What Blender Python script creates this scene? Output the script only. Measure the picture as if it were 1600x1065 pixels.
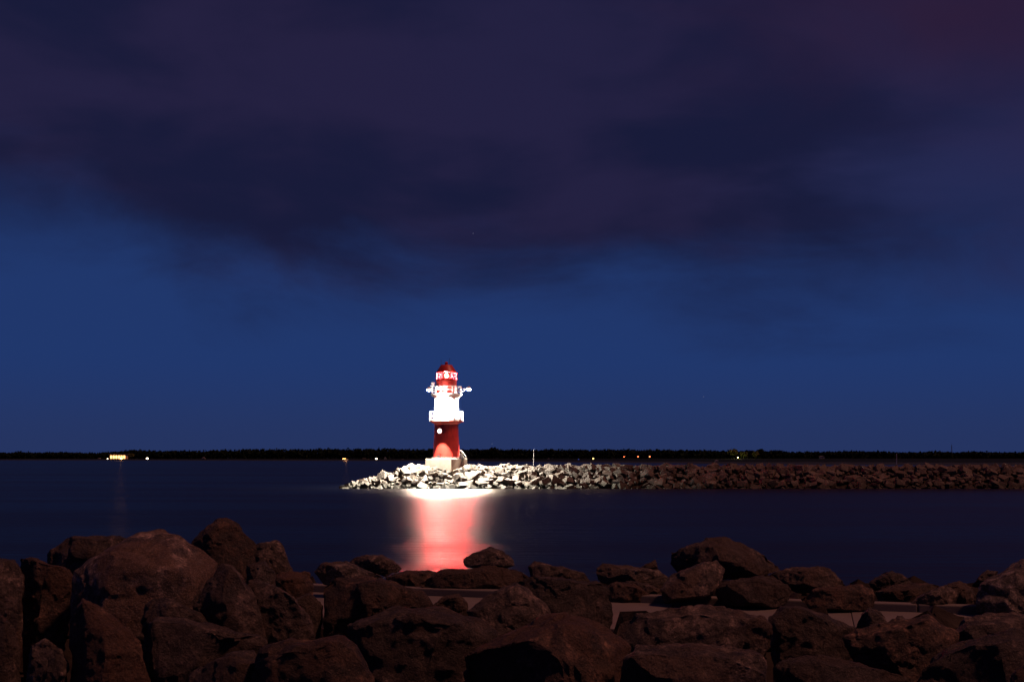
import bpy, bmesh, math, random
from mathutils import Vector, noise, Matrix
random.seed(7)
R = math.radians
sc = bpy.context.scene
for o in list(bpy.data.objects):
    bpy.data.objects.remove(o)
C = sc.collection

# ------------------------------------------------------------------ camera
F = 1778.0            # focal length in photograph pixels (40 mm on a 36 mm sensor)
H = 5.1               # eye height above the water
HY = 710.0            # image row of the horizon
cd = bpy.data.cameras.new('camera'); cam = bpy.data.objects.new('camera', cd); C.objects.link(cam)
cd.lens = 40.0; cd.sensor_width = 36.0; cd.shift_y = (HY - 532.5) / 1600.0
cd.clip_start = 0.1; cd.clip_end = 40000
cam.location = (0, 0, H); cam.rotation_euler = (R(90), 0, 0)
sc.camera = cam

# ------------------------------------------------------------------ sky
w = bpy.data.worlds.new('World'); sc.world = w; w.use_nodes = True
nt = w.node_tree; nt.nodes.clear()
def wn(t, **k):
    n = nt.nodes.new(t)
    for a, b in k.items(): setattr(n, a, b)
    return n
def wl(a, b): nt.links.new(a, b)
def wmath(op, a, b=None, clamp=False):
    n = wn('ShaderNodeMath', operation=op); n.use_clamp = clamp
    for i, v in enumerate((a, b)):
        if v is None: continue
        if isinstance(v, (int, float)): n.inputs[i].default_value = v
        else: wl(v, n.inputs[i])
    return n.outputs[0]
def wmix(fac, a, b):
    n = wn('ShaderNodeMix', data_type='RGBA')
    if isinstance(fac, (int, float)): n.inputs[0].default_value = fac
    else: wl(fac, n.inputs[0])
    for i, v in ((6, a), (7, b)):
        if isinstance(v, tuple): n.inputs[i].default_value = (*v, 1)
        else: wl(v, n.inputs[i])
    return n.outputs[2]
tc = wn('ShaderNodeTexCoord')
sky = wn('ShaderNodeTexSky', sky_type='NISHITA'); sky.sun_disc = False
sky.sun_elevation = R(-5.0); sky.sun_rotation = R(150); sky.altitude = 0
sky.air_density = 1.0; sky.dust_density = 0.3; sky.ozone_density = 3.0
sep = wn('ShaderNodeSeparateXYZ'); wl(tc.outputs['Generated'], sep.inputs[0])
tint = wn('ShaderNodeMix', data_type='RGBA', blend_type='MULTIPLY'); tint.inputs[0].default_value = 1
wl(sky.outputs[0], tint.inputs[6]); tint.inputs[7].default_value = (1, 1, 1, 1)
def wnoise(scale, loc, s, detail=4, rough=.5, dist=0):
    mp = wn('ShaderNodeMapping'); mp.inputs['Scale'].default_value = scale; mp.inputs['Location'].default_value = loc
    wl(tc.outputs['Generated'], mp.inputs[0])
    n = wn('ShaderNodeTexNoise'); n.inputs['Scale'].default_value = s; n.inputs['Detail'].default_value = detail
    n.inputs['Roughness'].default_value = rough; n.inputs['Distortion'].default_value = dist
    wl(mp.outputs[0], n.inputs['Vector']); return n.outputs['Fac']
def smooth(v, lo, hi, a=0.0, b=1.0):
    n = wn('ShaderNodeMapRange', interpolation_type='SMOOTHSTEP')
    wl(v, n.inputs[0])
    for i, q in zip((1, 2, 3, 4), (lo, hi, a, b)): n.inputs[i].default_value = q
    return n.outputs[0]
n1 = wnoise((1, 1, 2.6), (3.1, 0.4, 0.2), 4.2, 8, .56, .5)
n2 = wnoise((1, 1, 2.6), (0.3, 5.0, 1.1), 4.5, 4, .5, .3)
n3 = wnoise((1, 1, 2.0), (7.3, 2.0, 4.1), 1.6, 2, .5)
edge = wmath('ADD', sep.outputs['Z'], wmath('MULTIPLY', wmath('SUBTRACT', n1, 0.5), 0.17))
# the cloud bank hangs lower ahead and lifts towards the left of the view
edge = wmath('ADD', edge, wmath('MULTIPLY', smooth(sep.outputs['X'], -.325, -.255), 0.04))
cover = smooth(edge, 0.132, 0.240)
thin = wmath('MULTIPLY', smooth(wmath('ADD', sep.outputs['X'], wmath('MULTIPLY', wmath('SUBTRACT', n2, .5), .5)), .16, .42), smooth(sep.outputs['Z'], .34, .20))
wisp = smooth(n2, .40, .62, .07, 0.)
cover = wmath('MULTIPLY', cover, wmath('SUBTRACT', wmath('SUBTRACT', 1.0, wisp), wmath('MULTIPLY', thin, .34)))
cloud = wmix(smooth(n2, .40, .64), (0.0084, 0.0079, 0.0295), (0.0172, 0.0143, 0.0495))
cloud = wmix(wmath('MULTIPLY', smooth(n3, .5, .75), .25), cloud, (0.025, 0.0110, 0.0330))
# town glow on the cloud towards the upper right
glow = smooth(wmath('ADD', wmath('ADD', wmath('MULTIPLY', sep.outputs['X'], .8), sep.outputs['Z']), wmath('MULTIPLY', wmath('SUBTRACT', n1, .5), .35)), .40, .72)
cloud = wmix(wmath('MULTIPLY', glow, .7), cloud, (0.031, 0.0105, 0.0310))
clear = wmix(smooth(sep.outputs['Z'], 0.0, .09), (0.0185, 0.0340, 0.1170), (0.0145, 0.0385, 0.1500))
# the twilight of the Sky Texture under the evening blue
skymix = wn('ShaderNodeMix', data_type='RGBA', blend_type='ADD'); skymix.inputs[0].default_value = 0.10
wl(clear, skymix.inputs[6]); wl(tint.outputs[2], skymix.inputs[7])
full = wmix(wmath('MULTIPLY', cover, .97), skymix.outputs[2], cloud)
vor = wn('ShaderNodeTexVoronoi'); vor.inputs['Scale'].default_value = 60.; wl(tc.outputs['Generated'], vor.inputs['Vector'])
vs_ = wn('ShaderNodeSeparateColor'); wl(vor.outputs['Color'], vs_.inputs[0])
star = wmath('MULTIPLY', wmath('LESS_THAN', vor.outputs['Distance'], .026), smooth(vs_.outputs[0], .86, 1.))
full = wmix(wmath('MULTIPLY', star, .5), full, (.30, .30, .42))
bg = wn('ShaderNodeBackground'); bg.inputs[1].default_value = 1.0
wl(full, bg.inputs[0]); out = wn('ShaderNodeOutputWorld'); wl(bg.outputs[0], out.inputs[0])

# ------------------------------------------------------------------ faint warm night light over the near shore (one sun lamp)
sd = bpy.data.lights.new('sun', 'SUN'); so = bpy.data.objects.new('sun', sd); C.objects.link(so)
sd.energy = 1.75; sd.angle = R(4); sd.color = (1.0, 0.37, 0.24)
so.rotation_euler = (R(36), 0, R(66))
sc.view_settings.view_transform = 'Standard'; sc.view_settings.look = 'None'
sc.view_settings.exposure = 0; sc.view_settings.gamma = 1
sc.render.engine = 'CYCLES'
sc.cycles.use_denoising = True
sc.cycles.max_bounces = 6; sc.cycles.sample_clamp_indirect = 4
sc.cycles.caustics_reflective = False

# ------------------------------------------------------------------ materials
class NM:
    def __init__(s, name):
        s.m = bpy.data.materials.new(name); s.m.use_nodes = True; s.t = s.m.node_tree
        s.b = s.t.nodes['Principled BSDF']
    def n(s, t, **k):
        q = s.t.nodes.new(t)
        for a, b in k.items(): setattr(q, a, b)
        return q
    def l(s, a, b): s.t.links.new(a, b)
    def noise(s, scale, vec=None, detail=6, rough=.6, dist=0):
        q = s.n('ShaderNodeTexNoise'); q.inputs['Scale'].default_value = scale
        q.inputs['Detail'].default_value = detail; q.inputs['Roughness'].default_value = rough
        q.inputs['Distortion'].default_value = dist
        if vec is not None: s.l(vec, q.inputs['Vector'])
        return q.outputs['Fac']
    def ramp(s, fac, stops):
        q = s.n('ShaderNodeValToRGB'); s.l(fac, q.inputs[0])
        e = q.color_ramp.elements
        while len(e) < len(stops): e.new(.5)
        for i, (p, c) in enumerate(stops):
            e[i].position = p; e[i].color = (*c, 1) if len(c) == 3 else c
        return q.outputs[0]
    def mix(s, fac, a, b, blend='MIX'):
        q = s.n('ShaderNodeMix', data_type='RGBA', blend_type=blend)
        if isinstance(fac, (int, float)): q.inputs[0].default_value = fac
        else: s.l(fac, q.inputs[0])
        for i, v in ((6, a), (7, b)):
            if isinstance(v, tuple): q.inputs[i].default_value = (*v, 1)
            else: s.l(v, q.inputs[i])
        return q.outputs[2]
    def bump(s, h, strength, dist, prev=None):
        q = s.n('ShaderNodeBump'); q.inputs['Strength'].default_value = strength; q.inputs['Distance'].default_value = dist
        s.l(h, q.inputs['Height'])
        if prev is not None: s.l(prev, q.inputs['Normal'])
        return q.outputs[0]
    def maprange(s, v, lo, hi, a=0., b=1.):
        q = s.n('ShaderNodeMapRange', interpolation_type='SMOOTHSTEP'); s.l(v, q.inputs[0])
        for i, z in zip((1, 2, 3, 4), (lo, hi, a, b)): q.inputs[i].default_value = z
        return q.outputs[0]
    def obj(s): return s.n('ShaderNodeTexCoord').outputs['Object']
    def pos(s): return s.n('ShaderNodeNewGeometry').outputs['Position']

def plain(name, col, rough=.5, metal=0., var=.12, scale=3.):
    k = NM(name); f = k.noise(scale, k.obj(), 5)
    c0 = tuple(v * (1 - var) for v in col); c1 = tuple(min(1, v * (1 + var)) for v in col)
    k.l(k.ramp(f, [(.35, c0), (.65, c1)]), k.b.inputs['Base Color'])
    k.b.inputs['Roughness'].default_value = rough; k.b.inputs['Metallic'].default_value = metal
    k.l(k.bump(f, .15, .01), k.b.inputs['Normal'])
    return k.m
def emit(name, col, strength):
    k = NM(name); k.b.inputs['Base Color'].default_value = (*[min(1, c) for c in col], 1)
    k.b.inputs['Emission Color'].default_value = (*col, 1); k.b.inputs['Emission Strength'].default_value = strength
    return k.m

def rock_mat(name, far=False, hue=(1, 1, 1)):
    k = NM(name); v = k.obj()
    rnd = k.n('ShaderNodeObjectInfo').outputs['Random']
    off = k.n('ShaderNodeVectorMath', operation='ADD'); k.l(v, off.inputs[0])
    cmb = k.n('ShaderNodeCombineXYZ')
    mul = k.n('ShaderNodeMath', operation='MULTIPLY'); k.l(rnd, mul.inputs[0]); mul.inputs[1].default_value = 37.
    for i in range(3): k.l(mul.outputs[0], cmb.inputs[i])
    k.l(cmb.outputs[0], off.inputs[1]); v = off.outputs[0]
    big = k.noise(1.3 if not far else .8, v, 4, .55, .4)
    mid = k.noise(7.0, v, 8, .68, .3)
    fine = k.noise(38.0, v, 6, .7)
    spk = k.noise(95.0, v, 3, .6)
    h = hue
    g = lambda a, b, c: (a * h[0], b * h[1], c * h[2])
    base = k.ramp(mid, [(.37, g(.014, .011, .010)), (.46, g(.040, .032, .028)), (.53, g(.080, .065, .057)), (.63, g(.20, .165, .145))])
    grain = k.n('ShaderNodeTexVoronoi'); grain.inputs['Scale'].default_value = 42.0; k.l(v, grain.inputs['Vector'])
    gsep = k.n('ShaderNodeSeparateColor'); k.l(grain.outputs['Color'], gsep.inputs[0])
    base = k.mix(.75, base, k.ramp(gsep.outputs[0], [(.0, (.45, .42, .40)), (.5, (.9, .9, .9)), (.85, (1.3, 1.25, 1.2)), (1., (2.3, 2.2, 2.1))]), 'MULTIPLY')
    rust = k.ramp(fine, [(.35, g(.028, .016, .009)), (.65, g(.085, .050, .030))])
    col = k.mix(k.maprange(big, .48, .58, 0, .8), base, rust)
    tone = k.mix(rnd, (.50, .47, .46), (1.25, 1.22, 1.20))
    col = k.mix(1.0, col, tone, 'MULTIPLY')
    col = k.mix(k.maprange(spk, .56, .66, 0, .55), col, g(.17, .15, .14))
    if far:   # weed and wet stone in the tidal band
        sp = k.n('ShaderNodeSeparateXYZ'); k.l(k.pos(), sp.inputs[0])
        wob = k.n('ShaderNodeMath', operation='ADD'); k.l(sp.outputs['Z'], wob.inputs[0])
        nn = k.n('ShaderNodeMath', operation='MULTIPLY'); k.l(k.noise(.9, k.pos(), 3), nn.inputs[0]); nn.inputs[1].default_value = 1.0
        k.l(nn.outputs[0], wob.inputs[1])
        col = k.mix(k.maprange(wob.outputs[0], 1.0, 1.6), (.022, .022, .014), col)
    k.l(col, k.b.inputs['Base Color'])
    k.l(k.ramp(mid, [(.3, (.62,)*3), (.7, (.9,)*3)]), k.b.inputs['Roughness'])
    b1 = k.bump(big, .6, .10); b2 = k.bump(mid, 1.0, .11, b1); b3 = k.bump(fine, 1.0, .05, b2)
    k.l(b3, k.b.inputs['Normal'])
    return k.m

M = {}
M['rock'] = rock_mat('boulder_stone', hue=(.80, .80, .82))
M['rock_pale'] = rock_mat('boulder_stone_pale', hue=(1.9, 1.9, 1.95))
M['rock_red'] = rock_mat('boulder_stone_rusty', hue=(.88, .70, .58))
M['rock_grey'] = rock_mat('boulder_stone_grey', hue=(1.15, 1.25, 1.35))
M['farrock'] = rock_mat('breakwater_stone', far=True, hue=(.95, 1.08, 1.10))
k = NM('red_paint'); mp = k.n('ShaderNodeMapping'); mp.inputs['Scale'].default_value = (2.2, 2.2, .25); k.l(k.obj(), mp.inputs[0])
st = k.noise(1.6, mp.outputs[0], 6, .6); pt = k.noise(.8, k.obj(), 5)
c = k.ramp(pt, [(.4, (.36, .022, .015)), (.6, (.47, .034, .022))]); c = k.mix(k.maprange(st, .52, .66, 0, .55), c, (.20, .022, .015))
k.l(c, k.b.inputs['Base Color']); k.b.inputs['Roughness'].default_value = .45; M['red'] = k.m
M['white'] = plain('white_paint', (.80, .79, .76), .45, var=.04, scale=1.5)
M['whitesteel'] = plain('white_steel', (.78, .77, .74), .4, var=.04)
M['darksteel'] = plain('dark_steel', (.05, .05, .055), .5)
M['galv'] = plain('galvanised_steel', (.42, .42, .42), .45, .6)
M['lampwhite'] = emit('floodlight_lens', (1, .93, .84), 850)
M['lampred'] = emit('beacon_lens', (1, .16, .10), 60)
M['port'] = emit('porthole_light', (1, .93, .80), 6)
M['warmwin'] = emit('warm_window', (1, .52, .17), 4.0)
M['orange'] = emit('orange_lamp', (1, .45, .12), 7)
M['warmlamp'] = emit('warm_lamp', (1, .80, .55), 8)
M['yellow'] = emit('yellow_lamp', (1, .72, .22), 4)
M['dimorange'] = emit('dim_orange_lamp', (1, .35, .16), .6)
M['bluelamp'] = emit('blue_lamp', (.05, .12, .6), .35)
M['bark'] = plain('bark', (.05, .04, .03), .9)
M['cabin'] = plain('pale_cabin_wall', (.22, .22, .23), .7)
M['cabinwall'] = plain('ochre_wall', (.55, .42, .25), .7)
M['roofdark'] = plain('dark_roofing', (.06, .05, .05), .8)

k = NM('clear_glass'); k.b.inputs['Base Color'].default_value = (1, .85, .85, 1); k.b.inputs['Roughness'].default_value = .03
k.b.inputs['Transmission Weight'].default_value = 1; k.b.inputs['IOR'].default_value = 1.05; 
tr = k.n('ShaderNodeBsdfTransparent'); tr.inputs[0].default_value = (1, .8, .8, 1)
mx = k.n('ShaderNodeMixShader'); mx.inputs[0].default_value = .06; k.b.inputs['Transmission Weight'].default_value = 0
k.l(tr.outputs[0], mx.inputs[1]); k.l(k.b.outputs[0], mx.inputs[2]); k.l(mx.outputs[0], k.t.nodes['Material Output'].inputs['Surface'])
M['glass'] = k.m

k = NM('leaf'); f = k.noise(.22, k.pos(), 4)
k.l(k.ramp(f, [(.35, (.004, .010, .006)), (.65, (.009, .020, .010))]), k.b.inputs['Base Color']); k.b.inputs['Roughness'].default_value = .85
M['leaf'] = k.m
k = NM('light_leaf'); f = k.noise(.4, k.pos(), 4)
k.l(k.ramp(f, [(.35, (.06, .075, .020)), (.65, (.11, .115, .04))]), k.b.inputs['Base Color']); k.b.inputs['Roughness'].default_value = .85
M['lightleaf'] = k.m

k = NM('concrete'); v = k.obj(); f = k.noise(1.1, v, 6); g2 = k.noise(55, v, 5, .7)
c = k.ramp(f, [(.3, (.085, .08, .08)), (.7, (.125, .118, .115))])
c = k.mix(k.maprange(g2, .4, .7, 0, .5), c, (.05, .045, .045))
k.l(c, k.b.inputs['Base Color']); k.b.inputs['Roughness'].default_value = .85
k.l(k.bump(g2, .5, .01), k.b.inputs['Normal']); M['concrete'] = k.m
M['paleconcrete'] = plain('pale_concrete', (.30, .27, .235), .85, var=.15, scale=.9)

k = NM('dune_grass'); f = k.noise(.15, k.pos(), 5)
k.l(k.ramp(f, [(.35, (.002, .005, .003)), (.65, (.004, .008, .006))]), k.b.inputs['Base Color']); k.b.inputs['Roughness'].default_value = .95; M['dune'] = k.m
k = NM('sand'); f = k.noise(.05, k.pos(), 5)
k.l(k.ramp(f, [(.3, (.014, .020, .030)), (.7, (.022, .030, .042))]), k.b.inputs['Base Color']); k.b.inputs['Roughness'].default_value = .9; M['sand'] = k.m

k = NM('gap_shade_rubble'); f = k.noise(3, k.pos(), 6)  # stone colour lowered to stand in for the black shade in the gaps
k.l(k.ramp(f, [(.3, (.012, .010, .009)), (.7, (.03, .025, .021))]), k.b.inputs['Base Color']); k.b.inputs['Roughness'].default_value = .9
k.l(k.bump(f, 1, .1), k.b.inputs['Normal']); M['rubble'] = k.m

k = NM('sea_water'); p = k.pos(); k.t.nodes.remove(k.b)
def mapped(scale):
    q = k.n('ShaderNodeMapping'); q.inputs['Scale'].default_value = scale; k.l(p, q.inputs[0]); return q.outputs[0]
band = k.noise(1, mapped((.006, .075, 1)), 3, .5, .2)
gl = k.n('ShaderNodeBsdfGlossy', distribution='BECKMANN'); gl.inputs['Color'].default_value = (.46, .40, .37, 1)
k.l(k.maprange(band, .36, .64, .29, .37), gl.inputs['Roughness'])
rip = k.noise(1, mapped((.16, 1.05, 1)), 5, .62)
swell = k.noise(1, mapped((.04, .20, 1)), 2, .5)
bb = k.bump(swell, .3, .45); nb = k.bump(rip, .8, .42, bb); k.l(nb, gl.inputs['Normal'])
df = k.n('ShaderNodeBsdfDiffuse'); df.inputs[0].default_value = (.004, .005, .009, 1)
fr = k.n('ShaderNodeFresnel'); fr.inputs[0].default_value = 1.333
mx = k.n('ShaderNodeMixShader'); k.l(fr.outputs[0], mx.inputs[0]); k.l(df.outputs[0], mx.inputs[1]); k.l(gl.outputs[0], mx.inputs[2])
k.l(mx.outputs[0], k.t.nodes['Material Output'].inputs['Surface'])
M['water'] = k.m

for n_ in ('leaf', 'lightleaf', 'dune', 'sand', 'rubble'):
    M[n_].node_tree.nodes['Principled BSDF'].inputs['Specular IOR Level'].default_value = .08

# ------------------------------------------------------------------ helpers
def at(px, py, Y): return Vector(((px - 800.) / F * Y, Y, H - (py - HY) / F * Y))
def mesh_obj(name, verts, faces, mat, parent=None, smooth=False):
    me = bpy.data.meshes.new(name); me.from_pydata([tuple(v) for v in verts], [], faces); me.update()
    if smooth: me.polygons.foreach_set('use_smooth', [True] * len(me.polygons))
    me.materials.append(mat)
    o = bpy.data.objects.new(name, me); C.objects.link(o)
    if parent: o.parent = parent
    return o
def bm_obj(name, bm, mat, parent=None, smooth=False, auto=None):
    me = bpy.data.meshes.new(name); bmesh.ops.recalc_face_normals(bm, faces=bm.faces[:]); bm.to_mesh(me); bm.free()
    me.materials.append(mat)
    if smooth:
        me.polygons.foreach_set('use_smooth', [True] * len(me.polygons))
        if auto: me.set_sharp_from_angle(angle=R(auto))
    o = bpy.data.objects.new(name, me); C.objects.link(o)
    if parent: o.parent = parent
    return o
def empty(name, loc, rz=0):
    o = bpy.data.objects.new(name, None); C.objects.link(o); o.location = loc; o.rotation_euler = (0, 0, rz)
    o.empty_display_size = .2; return o
def tag(o, label, cat, group=None):
    o['label'] = label; o['category'] = cat
    if group: o['group'] = group
    return o
def struct(o): o['kind'] = 'structure'; return o
def box(bm, c, s, rz=0, bev=0):
    r = bmesh.ops.create_cube(bm, size=1)
    m = Matrix.Translation(c) @ Matrix.Rotation(rz, 4, 'Z') @ Matrix.Diagonal((*s, 1))
    bmesh.ops.transform(bm, matrix=m, verts=r['verts'])
    if bev:
        es = list({e for v in r['verts'] for e in v.link_edges})
        bmesh.ops.bevel(bm, geom=es, offset=bev, segments=2, affect='EDGES', profile=.6)
def tube(bm, a, b, r, n=8, r2=None):
    a = Vector(a); b = Vector(b); d = b - a
    m = Matrix.Translation((a + b) / 2) @ d.to_track_quat('Z', 'Y').to_matrix().to_4x4()
    bmesh.ops.create_cone(bm, cap_ends=True, segments=n, radius1=r, radius2=r if r2 is None else r2, depth=d.length, matrix=m)
def lathe(bm, prof, n=64, c=(0, 0), cap=True):
    rings = []
    for r, z in prof:
        rings.append([bm.verts.new((c[0] + r * math.cos(2 * math.pi * i / n), c[1] + r * math.sin(2 * math.pi * i / n), z)) for i in range(n)])
    for a, b in zip(rings, rings[1:]):
        for i in range(n): bm.faces.new((a[i], a[(i + 1) % n], b[(i + 1) % n], b[i]))
    if cap:
        bm.faces.new(list(reversed(rings[0]))); bm.faces.new(rings[-1])
def ringbar(bm, R_, z, r, n=64, m=6):
    vs = []
    for i in range(n):
        a = 2 * math.pi * i / n
        vs.append([bm.verts.new(((R_ + r * math.cos(t)) * math.cos(a), (R_ + r * math.cos(t)) * math.sin(a), z + r * math.sin(t)))
                   for t in [2 * math.pi * j / m for j in range(m)]])
    for i in range(n):
        for j in range(m):
            bm.faces.new((vs[i][j], vs[(i + 1) % n][j], vs[(i + 1) % n][(j + 1) % m], vs[i][(j + 1) % m]))
def point(name, loc, power, col, radius, parent=None, spot=None, rot=None):
    d = bpy.data.lights.new(name, 'SPOT' if spot else 'POINT'); d.energy = power; d.color = col; d.shadow_soft_size = radius
    if spot: d.spot_size = R(spot); d.spot_blend = .8
    o = bpy.data.objects.new(name, d); C.objects.link(o); o.location = loc
    if rot: o.rotation_euler = rot
    if parent: o.parent = parent
    return o

# ------------------------------------------------------------------ water, far land, near embankment
bm = bmesh.new()
g = 12000.
for x0, x1, y0, y1 in ((-g, g, 10, g),):
    bm.faces.new([bm.verts.new(v) for v in ((x0, y0, 0), (x1, y0, 0), (x1, y1, 0), (x0, y1, 0))])
struct(bm_obj('sea_water', bm, M['water']))

shore_px = [(-900, 719), (-300, 719), (0, 718.5), (300, 719), (520, 719.5), (700, 720), (900, 722), (1050, 723.5), (1200, 725), (1400, 726), (1600, 727.2), (1900, 729), (2600, 731)]
def shoreY(px):
    for (a, ya), (b, yb) in zip(shore_px, shore_px[1:]):
        if a <= px <= b:
            return H * F / ((ya + (yb - ya) * (px - a) / (b - a)) - HY)
    return H * F / 9
verts = []; faces = []
cols = [-900 + 12 * i for i in range(292)]
prof = [(-15, -1.2), (0, 0.0), (14, .45), (40, .9)]; prof2 = [(39, .92), (60, 1.15), (120, 1.1), (450, 1.3), (2500, 1.8)]
def land(name, prof, mat, wide):
  verts = []; faces = []
  for i, px in enumerate(cols):
    Ys = shoreY(px) + 14 * noise.noise((px * .013, 3.1, 0)) + 5 * noise.noise((px * .05, 1.1, 0))
    for dy, z in prof:
        if wide(px) and dy > 0 and dy < 100: dy = dy * wide(px)
        Y = Ys + dy
        verts.append(((px - 800) / F * Ys * (1 + dy / Ys), Y, z + (.25 * noise.noise((px * .04, dy * .03, 2)) if dy > 5 else 0)))
  n = len(prof)
  for i in range(len(cols) - 1):
    for j in range(n - 1):
        a = i * n + j; faces.append((a, a + n, a + n + 1, a + 1))
  struct(mesh_obj(name, verts, faces, M[mat], smooth=True))
sandw = lambda px: .25 + 1.5 * max(0, min(1, (px - 850) / 450))
land('far_beach', prof, 'sand', sandw); land('far_dunes', prof2, 'dune', sandw)

# near embankment: one sheet under boulders and walkway, sloping into the water
WZ = H - 2.2
def mound(X, Y):
    z = WZ - .28
    if Y < 12.7: z = WZ - .28 + .55 * min(1, (12.7 - Y) / .6) - .65 * max(0, min(1, (11.9 - Y) / .8))
    if X < -4.6 and Y < 17: z = max(z, WZ + .25 * min(1, -4.6 - X))
    if Y > 20.5: z -= (Y - 20.5) * .55
    return z
verts = []; faces = []
NX, NY = 61, 45
for i in range(NX):
    for j in range(NY):
        X = -30 + i * 1.0; Y = -12 + j * .95
        verts.append((X, Y, mound(X, Y) + .10 * noise.noise((X * .8, Y * .8, 0))))
for i in range(NX - 1):
    for j in range(NY - 1):
        a = i * NY + j; faces.append((a, a + NY, a + NY + 1, a + 1))
struct(mesh_obj('embankment', verts, faces, M['rubble'], smooth=True))

# concrete walkway between the two rows of boulders, with a raised lip on the water side
A = at(680, 929, F * 2.2 / 219); B = at(1600, 960, F * 2.2 / 250)
dirv = (B - A); dirv.z = 0; dirv.normalize(); nrm = Vector((dirv.y, -dirv.x, 0))   # towards the camera
if nrm.y > 0: nrm = -nrm
slabL = 2.5
wk = struct(empty('walkway', (A.x, A.y, WZ)))
wk.rotation_euler.z = math.atan2(dirv.y, dirv.x)
bm = bmesh.new(); box(bm, (0, 0, -.13), (slabL - .006, 2.6, .26), bev=.012)
sl = bm_obj('slab', bm, M['concrete'], wk)
for i in range(-1, 7):
    o = sl if i == -1 else sl.copy()
    if o is not sl: C.objects.link(o)
    o.location = (i * slabL, -1.42, .004 * math.sin(i * 2.3))
bm = bmesh.new(); box(bm, (0, 0, 0), (slabL - .012, .22, .34), bev=.018)
kb = bm_obj('kerb', bm, M['concrete'], wk)
for i in range(-1, 7):
    o = kb if i == -1 else kb.copy()
    if o is not kb: C.objects.link(o)
    o.location = (i * slabL + .9, 0, -.06)

# ------------------------------------------------------------------ near boulders
def boulder(outline, Y, label, mat='rock', ridge=(), depth=.42, seed=0, name='boulder', lean=.30, rough=1.0, group=None):
    rg = random.Random(seed * 17 + 5)
    n = len(outline)
    cx = sum(p[0] for p in outline) / n; cy = sum(p[1] for p in outline) / n
    x0 = min(p[0] for p in outline); x1 = max(p[0] for p in outline)
    y0 = min(p[1] for p in outline); y1 = max(p[1] for p in outline)
    wpx = x1 - x0; hpx = y1 - y0
    sz = min(wpx, 1.6 * hpx) / F * Y          # size in metres
    D = depth * max(sz, .35)
    pts = []
    for (px, py) in outline:
        t = (py - cy) / max(hpx, 1)           # -.5 top .. +.5 bottom
        pts.append(at(px, py, Y - t * 2 * lean * D + rg.uniform(-.12, .12) * D))
    if ridge:
        for r_ in ridge:
            d = r_[2] if len(r_) > 2 else 1.0
            pts.append(at(r_[0], r_[1], Y - d * D))
    else:
        for k_ in range(4):
            a = 2 * math.pi * (k_ + rg.random()) / 4
            pts.append(at(cx + math.cos(a) * wpx * .24, cy - hpx * .06 + math.sin(a) * hpx * .18, Y - D * rg.uniform(.65, 1.05)))
    for k_ in range(6):                        # far side
        a = 2 * math.pi * (k_ + rg.random()) / 6
        pts.append(at(cx + math.cos(a) * wpx * .33, cy + math.sin(a) * hpx * .28 + hpx * .05, Y + D * rg.uniform(.7, 1.1)))
    if Y < 13.2:                               # the heap goes on downwards behind the rocks in front
        low = min(at(cx, y1, Y).z - .15, WZ - .2 + .25 * rg.random())
        for sx_ in (-.27, .27):
            for sy_ in (-.3, .5):
                p = at(cx + sx_ * wpx, y1, Y + sy_ * D); p.z = low - .15 * rg.random(); p.x += rg.uniform(-.12, .12) * sz; pts.append(p)
    c = at(cx, cy, Y)
    bm = bmesh.new()
    for p in pts: bm.verts.new(p - c)
    r = bmesh.ops.convex_hull(bm, input=bm.verts[:])
    junk = [v for v in bm.verts if not v.link_faces]
    bmesh.ops.delete(bm, geom=junk, context='VERTS')
    bmesh.ops.triangulate(bm, faces=bm.faces[:])
    tgt = sz / 36.
    for it in range(6):
        es = [e for e in bm.edges if e.calc_length() > tgt * 1.5]
        if not es or len(bm.faces) > 9000: break
        bmesh.ops.subdivide_edges(bm, edges=es, cuts=1, use_grid_fill=False)
        bmesh.ops.triangulate(bm, faces=[f for f in bm.faces if len(f.verts) > 3])
    for it in range(1):
        bmesh.ops.smooth_vert(bm, verts=bm.verts[:], factor=.35, use_axis_x=True, use_axis_y=True, use_axis_z=True)
    bm.normal_update()
    off = Vector((seed * 3.7, seed * 1.3, seed * 5.1)); s = 1.0 / sz
    for k_ in range(9):                       # broken faces
        d_ = Vector((rg.uniform(-.9, .9), -1.0, rg.uniform(-.5, .75))).normalized()
        sup = max(v.co.dot(d_) for v in bm.verts); cut = sup * rg.uniform(.68, .92)
        for v in bm.verts:
            e_ = v.co.dot(d_) - cut
            if e_ > 0: v.co -= d_ * e_ * .96
    bm.normal_update()
    moves = []
    for v in bm.verts:
        q = v.co * s
        a = noise.fractal(q * 2.2 + off, 1.0, 2.1, 4)
        b = noise.ridged_multi_fractal(q * 3.0 + off, .9, 2.2, 4, 1.0, 2.0) - 1.1
        e = noise.fractal(q * 9.0 + off, .9, 2.0, 3)
        st = abs(noise.noise(Vector((q.x * 1.2, q.y * 1.2, q.z * 6)) + off))
        dd, pp = noise.voronoi(q * 2.4 + off + Vector((a, b, e)) * .12)
        chip = noise.cell(pp[0] * 7.3); gap = min(1, (dd[1] - dd[0]) * 7)
        moves.append(v.normal * sz * rough * (a * .026 + b * .016 + e * .013 - st * .022 + chip * .022 * gap - (1 - gap) * .010))
    for v, m in zip(bm.verts, moves): v.co += m
    o = bm_obj(name, bm, M[mat], smooth=True, auto=24)
    o.location = c
    tag(o, label, 'boulder', group)
    return o

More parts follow.
